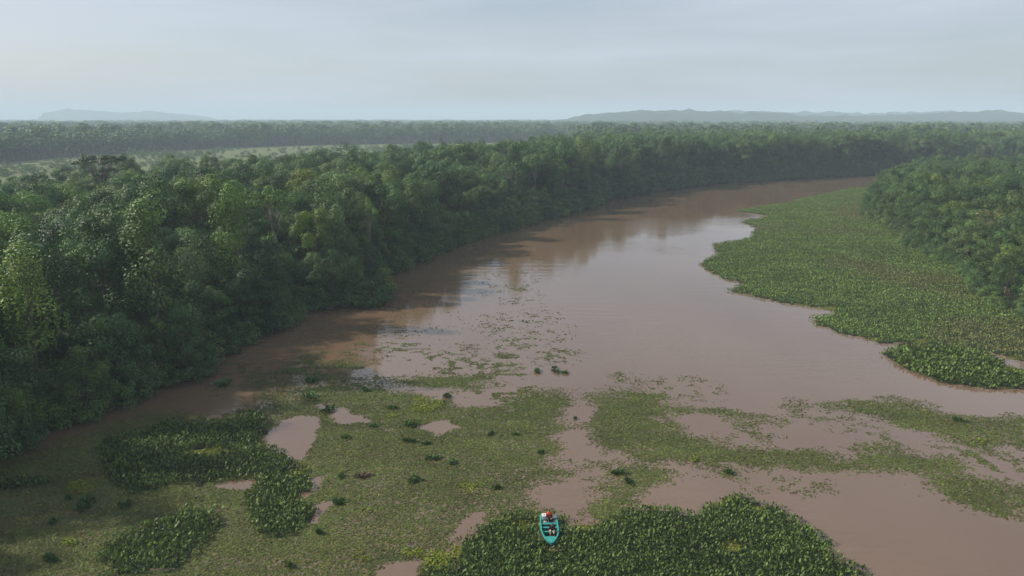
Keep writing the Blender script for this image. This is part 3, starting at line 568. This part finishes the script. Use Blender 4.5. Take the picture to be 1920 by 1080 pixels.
def hyacinth(name, poly, per, size, label, tall=.45, seed=0, lim=LIME, avoid=None, dark=1.0, tan=0.0, edge=1.4):
    x0, y0 = poly.min(0) - 1; x1, y1 = poly.max(0) + 1; P = uni(x0, x1, y0, y1, per); P = P[in_frame(P, .3)]
    d = sdf(P, poly) + noise_edge(P, edge, 2.4, 51 + seed) + noise_edge(P, edge * .4, .7, 53 + seed); k = rng.random(len(P)) < np.clip(.25 - d / .9, 0, 1); P, d = P[k], d[k]
    if avoid is not None: k = avoid(P); P, d = P[k], d[k]
    lm = lime(P, lim); k = (rng.random(len(P)) > lm * .75); P, d, lm = P[k], d[k], lm[k]; n = len(P)
    h = tall * np.clip(-d / 1.2 + .35, .35, 1) * (.25 + 1.3 * fbm(P[:, 0] / 2.6, P[:, 1] / 2.0, 57 + seed)) * (1 - .7 * lm)
    az = rng.uniform(0, 6.28, n); tilt = rng.uniform(.15, 1.15, n)                 # blade leans out of the vertical by tilt
    T = np.c_[np.cos(az) * np.sin(tilt), np.sin(az) * np.sin(tilt), np.cos(tilt)]; nn = np.c_[-np.cos(az) * np.cos(tilt), -np.sin(az) * np.cos(tilt), np.sin(tilt)]
    L = size * rng.uniform(.45, 1.5, n); C = np.c_[P, np.zeros(n)] + T * L[:, None] * .45; C[:, 2] += h * rng.uniform(.45, 1.0, n)
    v, f = leaf_quads(C, unit(nn + .15 * rng.normal(size=nn.shape)), L, L * rng.uniform(.42, .62, n), .10, T)
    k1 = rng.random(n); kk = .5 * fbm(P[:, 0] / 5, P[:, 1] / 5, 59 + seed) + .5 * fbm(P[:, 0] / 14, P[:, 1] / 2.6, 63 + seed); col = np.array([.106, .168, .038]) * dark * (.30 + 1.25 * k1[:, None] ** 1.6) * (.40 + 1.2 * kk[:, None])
    y = rng.random(n) < .03 + .16 * (fbm(P[:, 0] / 3, P[:, 1] / 3, 65 + seed) > .55); col[y] = np.array([.10, .15, .035]) * (.7 + .6 * k1[y, None])
    if tan:
        tz = np.clip((fbm(P[:, 0] / 26, P[:, 1] / 34, 61) - .42) * 4 + np.interp(P[:, 0] - P[:, 1] * .45, [-10, 25], [-.8, .6]), .06, 1) * tan
        b = rng.random(n) < tz * .65; col[b] = np.array([.16, .155, .062]) * (.6 + .7 * k1[b, None])
    col = col * (1 - lm[:, None]) + lm[:, None] * np.array([.15, .17, .02]) * (.6 + .7 * k1[:, None])
    # the raft of old stems and leaves under the blades
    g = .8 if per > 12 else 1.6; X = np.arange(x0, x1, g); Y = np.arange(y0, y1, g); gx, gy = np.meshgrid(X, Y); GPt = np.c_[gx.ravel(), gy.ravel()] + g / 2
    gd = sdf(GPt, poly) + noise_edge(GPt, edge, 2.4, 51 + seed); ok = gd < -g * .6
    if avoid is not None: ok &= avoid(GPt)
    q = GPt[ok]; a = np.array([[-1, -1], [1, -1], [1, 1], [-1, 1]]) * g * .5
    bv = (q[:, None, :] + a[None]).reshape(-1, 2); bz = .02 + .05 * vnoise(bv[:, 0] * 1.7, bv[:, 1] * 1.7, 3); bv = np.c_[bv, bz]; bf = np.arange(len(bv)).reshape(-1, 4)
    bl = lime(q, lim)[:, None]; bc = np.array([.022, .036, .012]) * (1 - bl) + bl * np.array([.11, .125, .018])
    me = mesh_np(name, np.vstack([v, bv]), [f, bf + len(v)], [M_HYA], {'col': ('FLOAT_COLOR', np.c_[np.vstack([col, bc]), np.ones(n + len(bf))])})
    return link(name, me, label=label, cat='plant bed', kind='stuff')
BOAT_P0, BOAT_P1 = G(1031, 1019, .70), G(1032, 966, .45)
def off_boat(P):
    y = (P[:, 1] - BOAT_P0[1]) / (BOAT_P1[1] - BOAT_P0[1]); hw = np.where(y < 0, 0, np.where(y < .4, .84 * np.sqrt(np.clip(y / .4, 0, 1)), .84)); hw = np.where(y > 1.08, 0, hw)
    return np.abs(P[:, 0] - (BOAT_P0[0] + BOAT_P1[0]) / 2) > hw
hyacinth('water_hyacinth_bed', BOTTOM_BED, 58, .26, 'dense dark green water hyacinth bed around the turquoise boat', .50, 1, avoid=off_boat)
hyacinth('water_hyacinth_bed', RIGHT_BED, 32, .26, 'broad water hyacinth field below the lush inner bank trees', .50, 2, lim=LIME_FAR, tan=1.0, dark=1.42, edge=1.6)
hyacinth('water_hyacinth_bed', RIGHT_LOBE, 24, .42, 'pointed water hyacinth tongue beside the broad hyacinth field', .55, 3, lim=LIME_FAR, dark=1.1)
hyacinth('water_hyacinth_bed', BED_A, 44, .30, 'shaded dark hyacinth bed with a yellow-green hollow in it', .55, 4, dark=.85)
hyacinth('water_hyacinth_bed', BED_B, 44, .30, 'hyacinth bed at the tip of the shaded bed beside small pools', .5, 5)
hyacinth('water_hyacinth_bed', BED_C, 44, .30, 'oblong hyacinth bed alone on the olive leaf mat', .55, 6)
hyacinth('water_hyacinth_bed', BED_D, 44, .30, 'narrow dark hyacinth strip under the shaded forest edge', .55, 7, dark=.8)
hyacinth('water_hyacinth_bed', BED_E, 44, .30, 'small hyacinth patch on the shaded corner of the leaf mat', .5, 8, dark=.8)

# single clumps that can be counted: (pixel, radius m, height m, tone)
def clump_mesh(seed, tone):
    R = np.random.default_rng(seed); n = 120; a = R.uniform(0, 6.28, n); q = np.sqrt(R.random(n)); lob = R.normal(0, .42, (4, 2)); lr = R.uniform(.25, .7, 4); w = R.integers(0, 4, n); P0 = np.c_[lob[w] + np.c_[q * np.cos(a), q * np.sin(a)] * lr[w][:, None], np.zeros(n)]
    az = a + R.normal(0, .7, n); tilt = R.uniform(.1, 1.0, n) * (.4 + .6 * q); T = np.c_[np.cos(az) * np.sin(tilt), np.sin(az) * np.sin(tilt), np.cos(tilt)]; nn = np.c_[-np.cos(az) * np.cos(tilt), -np.sin(az) * np.cos(tilt), np.sin(tilt)]
    L = .42 * R.uniform(.6, 1.3, n); C = P0 + T * L[:, None] * .45; C[:, 2] += .30 * (1 - q * q) * R.uniform(.3, 1, n); C[:, 2] = np.maximum(C[:, 2], .03)
    v, f = leaf_quads(C, nn, L, L * .5, .1, T); v[:, 2] = np.maximum(v[:, 2], .002)
    col = np.array(tone) * R.uniform(.8, 1.5) * (.5 + .9 * R.random((n, 1)))
    return mesh_np('clump', v, [f], [M_HYA], {'col': ('FLOAT_COLOR', np.c_[col, np.ones(n)])})
CM = [clump_mesh(s, (.052, .108, .030)) for s in range(1, 10)]
CLUMPS = [(575, 745, 1.6, 'beside the sky-reflecting gap at the mat edge'), (590, 716, 1.4, 'beside the sky-reflecting gap at the mat edge'), (616, 770, 1.1, 'beside the sky-reflecting gap at the mat edge'),
          (775, 800, 1.4, None), (768, 828, .8, None), (812, 860, .9, None), (800, 832, .7, None), (648, 822, .6, None), (700, 800, .5, None), (735, 765, .7, None), (690, 735, .9, None), (840, 745, .9, 'touching the bright lime patch'), (965, 815, .5, None), (920, 815, .5, None), (1015, 850, .5, None), (932, 915, .6, None), (775, 900, .8, None), (640, 895, .5, None), (850, 870, .5, None),
          (635, 940, .8, 'beside the small muddy pools'), (600, 1000, .5, None), (545, 1060, .5, None), (95, 1050, .8, None), (100, 980, .6, None), (160, 945, 1.5, 'between the shaded bed and the oblong bed'), (230, 950, .8, 'between the shaded bed and the oblong bed'), (130, 935, .6, None), (300, 1010, .4, None),
          (1168, 885, .9, 'on the strip right of the muddy channel'.replace('right of', 'along')), (1180, 905, .7, 'on the strip along the muddy channel'), (1080, 785, .4, None), (1042, 695, 1.2, 'drifting free on the open water above the mats'.replace('above', 'beyond')), (1008, 697, .9, 'drifting free on the open water beyond the mats'), (1060, 700, .6, 'drifting free on the open water beyond the mats'), (440, 662, 1.4, 'alone on shaded water below the forest bank'), (420, 722, 2.0, 'beside the reflecting pool under the forest'),
          (1795, 790, .9, None), (1362, 886, .7, None), (1240, 668, .0, None)]
MARKS = [((682, 893), 'near the dead brown raft'), ((800, 757), 'near the bright lime patch'), ((545, 820), 'near the round muddy pool'), ((875, 990), 'near the pool by the boat'), ((1060, 830), 'along the muddy channel'), ((300, 1030), 'near the oblong hyacinth bed'), ((1800, 800), 'on the far drifting strip'), ((1400, 880), 'on the long drifting strip'), ((560, 1010), 'near the small pools'), ((120, 1000), 'before the shaded forest')]
for i, (u, v, r_, where) in enumerate(CLUMPS):
    if r_ <= 0: continue
    size = 'large' if r_ >= 1.2 else ('small' if r_ < .65 else 'middling')
    where = where or 'on the leaf mat ' + min(MARKS, key=lambda m: (m[0][0] - u) ** 2 + (2 * (m[0][1] - v)) ** 2)[1].replace('on the mat ', '')
    p = G(u, v); o = link('water_hyacinth_clump', CM[i % 9], label=f'{size} dark water hyacinth clump {where}', cat='plant clump', group='loose hyacinth clumps', loc=(p[0], p[1], 0.01))
    o.rotation_euler[2] = random.uniform(0, 6.28); o.scale = (r_ * random.uniform(.8, 1.3), r_ * random.uniform(.55, .95), random.uniform(.45, .7) + .2 * r_)
p = G(682, 893); R_ = clump_mesh(9, (.055, .032, .020)); o = link('dead_plant_raft', R_, label='dark brown raft of dead stems on the olive leaf mat', cat='plant raft', loc=(p[0], p[1], .01)); o.scale = (1.15, .7, .45)

# ------------------------------------------------------------------ the boat and what it carries
BX = (BOAT_P0[0] + BOAT_P1[0]) / 2; BLEN = BOAT_P1[1] - BOAT_P0[1]
M_TURQ = plain('turquoise_boat_paint', (.030, .29, .265), .55, .3, .35, 3); M_TURQ_IN = plain('shaded_inner_paint', (.030, .20, .185), .65, .2, .4, 4); M_BILGE = plain('dark_bilge', (.030, .030, .032), .8, .2, .4, 6)  # inner faces and seat risers: shade painted in as a darker turquoise
M_SKIN = plain('skin', (.26, .15, .095), .55, .3); M_HAIR = plain('black_hair', (.010, .009, .008), .5, .3); M_VEST = plain('orange_life_vest', (.72, .085, .030), .7, .2, .2, 14); M_DARK = plain('dark_trousers', (.022, .022, .030), .8, .1, .3, 10)
M_MAROON = plain('dark_maroon_shirt', (.055, .014, .020), .8, .1, .3, 10); M_CREAM = plain('pale_shorts', (.62, .58, .52), .8, .1, .2, 10); M_WHITE = plain('white_plastic', (.62, .63, .62), .5, .3, .15, 6); M_GREY = plain('grey_canvas', (.36, .36, .35), .8, .1, .3, 6)
boat = link('motorboat', None, label='small open turquoise boat with three seats moored in the hyacinth bed', cat='boat', loc=(BX, BOAT_P0[1], 0)); boat.rotation_euler = (0, 0, .015)
def half(t):       # half beam at t = 0 (bow) .. 1 (stern)
    return .76 * (math.sin(min(1, t / .52) * math.pi / 2) ** .78 if t > 0 else 0) * (1 - .06 * max(0, t - .6) / .4) + .015
def sheer(t): return .48 + .26 * (1 - t) ** 2.2
ts = np.linspace(0, 1, 25)
def loft(name, sect, m, closed_end=None, smooth=True):
    V, k = [], None
    for t in ts: s = sect(t); k = len(s); V += s
    n = len(ts); i, j = np.meshgrid(np.arange(k - 1), np.arange(n - 1)); a = (j * k + i).ravel(); fs = [np.c_[a, a + 1, a + k + 1, a + k]]
    return link(name, mesh_np(name, V, fs, [m], smooth=smooth), boat)
def outer(t):
    w, h, y = half(t), sheer(t), t * BLEN; rise = .32 * (1 - t) ** 3
    return [(-w, y, h), (-w * .95, y + .16 * (1 - t) ** 2, h * .55), (-w * .80, y + .40 * (1 - t) ** 2, .02 + rise), (0, y + .55 * (1 - t) ** 2, -.10 + rise), (w * .80, y + .40 * (1 - t) ** 2, .02 + rise), (w * .95, y + .16 * (1 - t) ** 2, h * .55), (w, y, h)]
loft('hull', outer, M_TURQ)
ts_full = ts; ts = np.linspace(.16, .985, 21)
def inner(t):
    w, h, y = half(t) - .07, sheer(t) - .012, t * BLEN
    return [(-w, y, h), (-w * .93, y, h * .5), (-w * .78, y, .10), (0, y, .08), (w * .78, y, .10), (w * .93, y, h * .5), (w, y, h)]
loft('inner_lining', inner, M_TURQ_IN); 
def floor(t): w, y = half(t) * .74, t * BLEN; return [(-w, y, .125), (0, y, .118), (w, y, .125)]
ts = np.linspace(.18, .98, 12); loft('floor_board', floor, M_BILGE, smooth=False)
ts = np.linspace(.0, 1.0, 27)
for s in (-1, 1):
    def rail(t, s=s):
        w, h, y = half(t), sheer(t), t * BLEN; a, b = max(w - .10, 0.0), w + .03
        return [(s * a, y, h - .05), (s * a, y, h + .03), (s * b, y, h + .03), (s * b, y, h - .05)]
    loft('gunwale', rail, M_TURQ, smooth=False)
ts = np.linspace(.0, .235, 9)
loft('foredeck', lambda t: [(-half(t) + .02, t * BLEN, sheer(t) + .012), (0, t * BLEN, sheer(t) + .055), (half(t) - .02, t * BLEN, sheer(t) + .012)], M_TURQ)
def boxmesh(name, sx, sy, sz, m, bev=.015, cz=0):
    bm = bmesh.new(); bmesh.ops.create_cube(bm, size=1); bmesh.ops.scale(bm, vec=(sx, sy, sz), verts=bm.verts[:]); bmesh.ops.translate(bm, vec=(0, 0, cz), verts=bm.verts[:])
    if bev: bmesh.ops.bevel(bm, geom=bm.edges[:], offset=bev, segments=2, affect='EDGES')
    me = bpy.data.meshes.new(name); bm.to_mesh(me); bm.free(); me.materials.append(m); return me
t = .238; bh = boxmesh('bulkhead', 2 * half(t) - .14, .03, sheer(t) - .12, M_TURQ_IN, 0); o = link('bulkhead', bh, boat); o.location = (0, t * BLEN, (sheer(t) + .10) / 2)
tr = boxmesh('transom', 2 * half(1) - .03, .06, .50, M_TURQ); o = link('transom', tr, boat); o.location = (0, BLEN - .02, .19)
for t, wd in ((.47, .20), (.605, .24), (.73, .30), (.885, .26)):
    top = link('seat', boxmesh('seat', 2 * half(t) - .16, wd, .045, M_TURQ), boat); top.location = (0, t * BLEN, .40)
    fr = link('seat_riser', boxmesh('seat_riser', 2 * half(t) * .80, .03, .27, M_TURQ_IN, 0), top); fr.location = (0, 0, -.155)
# loads
def thing(name, me, x, t, z, label, cat, rz=0):
    o = link(name, me, label=label, cat=cat, loc=(BX + x, BOAT_P0[1] + t * BLEN, z)); o.rotation_euler = (0, 0, rz); return o
def cool():
    e = thing('cool_box', None, -.44, .90, .425, 'white box on the stern seat beside the orange-vested person', 'box', .05)
    link('box_body', boxmesh('box_body', .38, .50, .30, M_WHITE, .03, .15), e); link('lid', boxmesh('lid', .41, .53, .06, M_WHITE, .02, .33), e); link('handle', boxmesh('handle', .05, .22, .03, M_GREY, .01, .375), e)
cool()
def bag():
    bm = bmesh.new(); bmesh.ops.create_uvsphere(bm, u_segments=16, v_segments=10, radius=1)
    for v in bm.verts: v.co = Vector((v.co.x * .24, v.co.y * .15, .13 + v.co.z * .13 + .02 * math.sin(9 * v.co.x)))
    me = bpy.data.meshes.new('bag'); bm.to_mesh(me); bm.free(); me.materials.append(M_WHITE); me.shade_smooth()
    e = thing('carry_bag', None, .45, .90, .42, 'pale soft bag on the stern seat of the boat', 'bag'); link('bag_body', me, e)
    sv, sf = tubes([((-.16, 0, .22), (-.08, 0, .34), .015, .015), ((-.08, 0, .34), (.08, 0, .34), .015, .015), ((.08, 0, .34), (.16, 0, .22), .015, .015)]); link('strap', mesh_np('strap', sv, [sf], [M_GREY]), e)
bag()
def bucket(x, t, m, label):
    bm = bmesh.new(); R0 = []
    for z, r in ((0, .10), (.26, .135), (.265, .145), (.28, .145), (.28, .125), (.02, .095)):
        R0.append([bm.verts.new((r * math.cos(a), r * math.sin(a), z)) for a in np.arange(16) * math.pi / 8])
    for A, B_ in zip(R0[:-1], R0[1:]):
        for i in range(16): bm.faces.new((A[i], A[(i + 1) % 16], B_[(i + 1) % 16], B_[i]))
    bm.faces.new(R0[-1]); bm.faces.new(R0[0][::-1]); me = bpy.data.meshes.new('bucket'); bm.to_mesh(me); bm.free(); me.materials.append(m)
    e = thing('bucket', None, x, t, .125, label, 'bucket'); link('bucket_body', me, e)
    hv, hf = tubes([((.14 * math.cos(a), .03, .27 + .02 * math.sin(a)), (.14 * math.cos(a + .5), .03, .27 + .02 * math.sin(a + .5)), .006, .006) for a in np.arange(0, 3.1, .5)]); link('handle', mesh_np('handle', hv, [hf], [M_GREY]), e)
bucket(-.48, .80, M_WHITE, 'white bucket against the boat side below the white box'); bucket(-.18, .805, M_GREY, 'grey bucket standing beside the white bucket in the boat'); bucket(.48, .81, M_GREY, 'grey bucket alone against the boat side under the pale bag')

def capsule_body(name, caps, mtl, parent, vox=.009):
    """one continuous skin grown over tapered limbs"""
    bm = bmesh.new()
    for a, b, r0, r1 in caps:
        a, b = Vector(a), Vector(b); d = b - a; L = d.length
        q = d.to_track_quat('Z', 'Y').to_matrix().to_4x4() if L > 1e-6 else Matrix.Identity(4)
        rows = [(-r0 * math.cos(x), r0 * math.sin(x)) for x in (.15, .6, 1.1, 1.57)] + [(L + r1 * math.sin(x), r1 * math.cos(x)) for x in (0, .45, .95, 1.4)]
        rg = [[bm.verts.new(Matrix.Translation(a) @ q @ Vector((r * math.cos(t_), r * math.sin(t_), z))) for t_ in np.arange(12) * math.pi / 6] for z, r in rows]
        for A, B_ in zip(rg[:-1], rg[1:]):
            for i in range(12): bm.faces.new((A[i], A[(i + 1) % 12], B_[(i + 1) % 12], B_[i]))
        bm.faces.new(rg[0][::-1]); bm.faces.new(rg[-1])
    me = bpy.data.meshes.new(name); bm.to_mesh(me); bm.free(); me.materials.append(mtl)
    o = link(name, me, parent); md = o.modifiers.new('skin', 'REMESH'); md.mode = 'VOXEL'; md.voxel_size = vox; md.use_smooth_shade = True
    ms = o.modifiers.new('smooth', 'SMOOTH'); ms.iterations = 3; ms.factor = .5
    return o
def V3(*a): return np.array(a, float)
def hand(w, d, side):
    """palm, four fingers of unequal length curled a little, thumb from the side of the palm"""
    d = d / np.linalg.norm(d); s = np.cross(d, [0, 0, 1.0]); s = s / (np.linalg.norm(s) + 1e-9); dn = np.cross(s, d); c = []
    for k in range(4):
        o_ = s * (k - 1.5) * .020; c.append((w, w + d * .085 + o_, .018, .012)); L = (.068, .078, .074, .058)[k]
        m = w + d * (.085 + L * .55) + o_ * 1.15 - dn * .008; c += [(w + d * .085 + o_, m, .0105, .0095), (m, m + d * L * .45 - dn * .022, .0095, .0085)]
    b = w + d * .025 + s * side * .03; m = b + d * .035 + s * side * .028; c += [(w, b, .02, .014), (b, m, .013, .011), (m, m + d * .032 + s * side * .004 - dn * .01, .011, .009)]
    return c
def person(x, t, zseat, lean, label, top_mat, top_name, leg_mat, leg_name, vest, barearms):
    """seated, facing the bow (-y), knees bent over the seat edge, hands forward"""
    e = link('person', None, label=label, cat='person', loc=(BX + x, BOAT_P0[1] + t * BLEN, zseat))
    hip, ch = V3(0, 0, .11), V3(0, -.50 * math.sin(lean), .11 + .50 * math.cos(lean)); nk = ch + V3(0, -.06 * math.sin(lean) - .01, .09); hd = nk + V3(0, -.045, .115)
    b = [(hip + V3(-.08, 0, 0), hip + V3(.08, 0, 0), .105, .105), (hip, (hip + ch) / 2, .125, .125), ((hip + ch) / 2, ch + V3(0, 0, -.08), .125, .125)]
    b += [(ch + V3(-.10, 0, -.06), ch + V3(.10, 0, -.06), .105, .105), (ch + V3(-.17, 0, 0), ch + V3(.17, 0, 0), .06, .06), (ch, nk, .07, .055), (nk, nk + V3(0, -.01, .06), .055, .052)]
    head = [(hd + V3(0, .012, .03), hd + V3(0, -.008, .05), .092, .088), (hd + V3(0, -.02, .02), hd + V3(0, -.045, -.075), .075, .045), (hd + V3(0, -.085, .02), hd + V3(0, -.108, -.018), .010, .015),
            (hd + V3(-.022, -.080, -.055), hd + V3(.022, -.080, -.055), .011, .011), (hd + V3(-.088, .01, .02), hd + V3(-.09, .012, -.015), .016, .012), (hd + V3(.088, .01, .02), hd + V3(.09, .012, -.015), .016, .012), (hd + V3(-.034, -.086, .030), hd + V3(.034, -.086, .030), .012, .012)]
    b += head; arms, legs, shins, feet = [], [], [], []
    for s in (-1, 1):
        sh = ch + V3(s * .19, 0, -.01); el = sh + V3(s * .05, -.10 - .10 * math.sin(lean), -.25); wr = el + V3(-s * .07, -.22, -.03 - .05 * math.sin(lean))
        b += [(sh, el, .052, .042), (el, wr, .042, .028)] + hand(wr, wr - el, -s * 1.0); arms += [(sh, sh + (el - sh) * (.75 if barearms else 1.0), .062, .056)]
        if not barearms: arms += [(el, el + (wr - el) * .85, .050, .038)]
        hj = hip + V3(s * .10, -.02, -.01); kn = hj + V3(s * .05, -.41, .04); an = kn + V3(s * .01, -.10, -.33 if zseat < .5 else -.36); b += [(hj, kn, .085, .058), (kn, an, .056, .036), (an + V3(0, .03, -.03), an + V3(s * .02, -.15, -.045), .036, .028)]
        legs += [(hj, kn, .095, .068)]; shins += [(kn, kn + (an - kn) * .9, .066, .048)]
    body = capsule_body('body', b, M_SKIN, e)
    hair = [(hd + V3(0, .028, .055), hd + V3(0, .000, .085), .090, .080), (hd + V3(0, .05, .02), hd + V3(0, .045, -.04), .070, .055)]
    capsule_body('hair', hair, M_HAIR, e)
    for s in (-1, 1): capsule_body('eye', [(hd + V3(s * .032, -.088, .012), hd + V3(s * .032, -.090, .012), .010, .010)], M_HAIR, e, .004)
    tors = [(hip + V3(-.07, 0, .02), hip + V3(.07, 0, .02), .125, .125), (hip + V3(0, 0, .05), (hip + ch) / 2, .14, .138), ((hip + ch) / 2, ch + V3(0, 0, -.08), .138, .135), (ch + V3(-.10, 0, -.06), ch + V3(.10, 0, -.06), .118, .118), (ch + V3(-.17, 0, 0), ch + V3(.17, 0, 0), .072, .072), (ch, nk + V3(0, 0, -.02), .085, .066)]
    capsule_body(top_name, tors + arms, top_mat, e)
    capsule_body(leg_name, legs + ([] if barearms else shins) + [(hip + V3(-.08, 0, -.01), hip + V3(.08, 0, -.01), .120, .120)], leg_mat, e)
    if vest:
        vs = [((hip + ch) / 2 + V3(-.09, 0, -.06), (hip + ch) / 2 + V3(.09, 0, -.06), .165, .165), ((hip + ch) / 2 + V3(-.09, 0, .08), (hip + ch) / 2 + V3(.09, 0, .08), .17, .17), (ch + V3(-.10, 0, -.06), ch + V3(.10, 0, -.06), .155, .155), (ch + V3(-.12, 0, .03), ch + V3(-.07, 0, .05), .075, .07), (ch + V3(.12, 0, .03), ch + V3(.07, 0, .05), .075, .07)]
        vo = capsule_body('life_vest', vs, M_VEST, e)
        for dz in (-.05, .09):
            c0 = (hip + ch) / 2 + V3(0, 0, dz); capsule_body('vest_strap', [(c0 + V3(-.19, -.13, 0), c0 + V3(0, -.170, 0), .014, .014), (c0 + V3(0, -.170, 0), c0 + V3(.19, -.13, 0), .014, .014)], M_DARK, vo, .006)
    return e
person(0.0, .905, .425, .25, 'person in an orange life vest and dark trousers seated at the boat stern', M_DARK, 'shirt', M_DARK, 'trousers', True, False)
person(.14, .475, .425, .45, 'dark-haired person in maroon shirt and pale shorts leaning forward behind the foredeck', M_MAROON, 'shirt', M_CREAM, 'shorts', False, True)

# ------------------------------------------------------------------ the humid air
bm = bmesh.new(); bmesh.ops.create_cube(bm, size=1); me = bpy.data.meshes.new('haze'); bm.to_mesh(me); bm.free()
hz, t = mat('humid_haze'); o_ = N(t, 'ShaderNodeOutputMaterial'); pv = N(t, 'ShaderNodeVolumePrincipled')
pv.inputs['Color'].default_value = (.66, .82, .98, 1); pv.inputs['Density'].default_value = .00026; pv.inputs['Anisotropy'].default_value = 0.0; t.links.new(pv.outputs[0], o_.inputs['Volume'])
me.materials.append(hz); o = link('haze', me, label='thin blue humid haze over the whole plain', cat='haze', kind='stuff'); o.scale = (28100, 14600, 162); o.location = (0, 6780, 79.5)
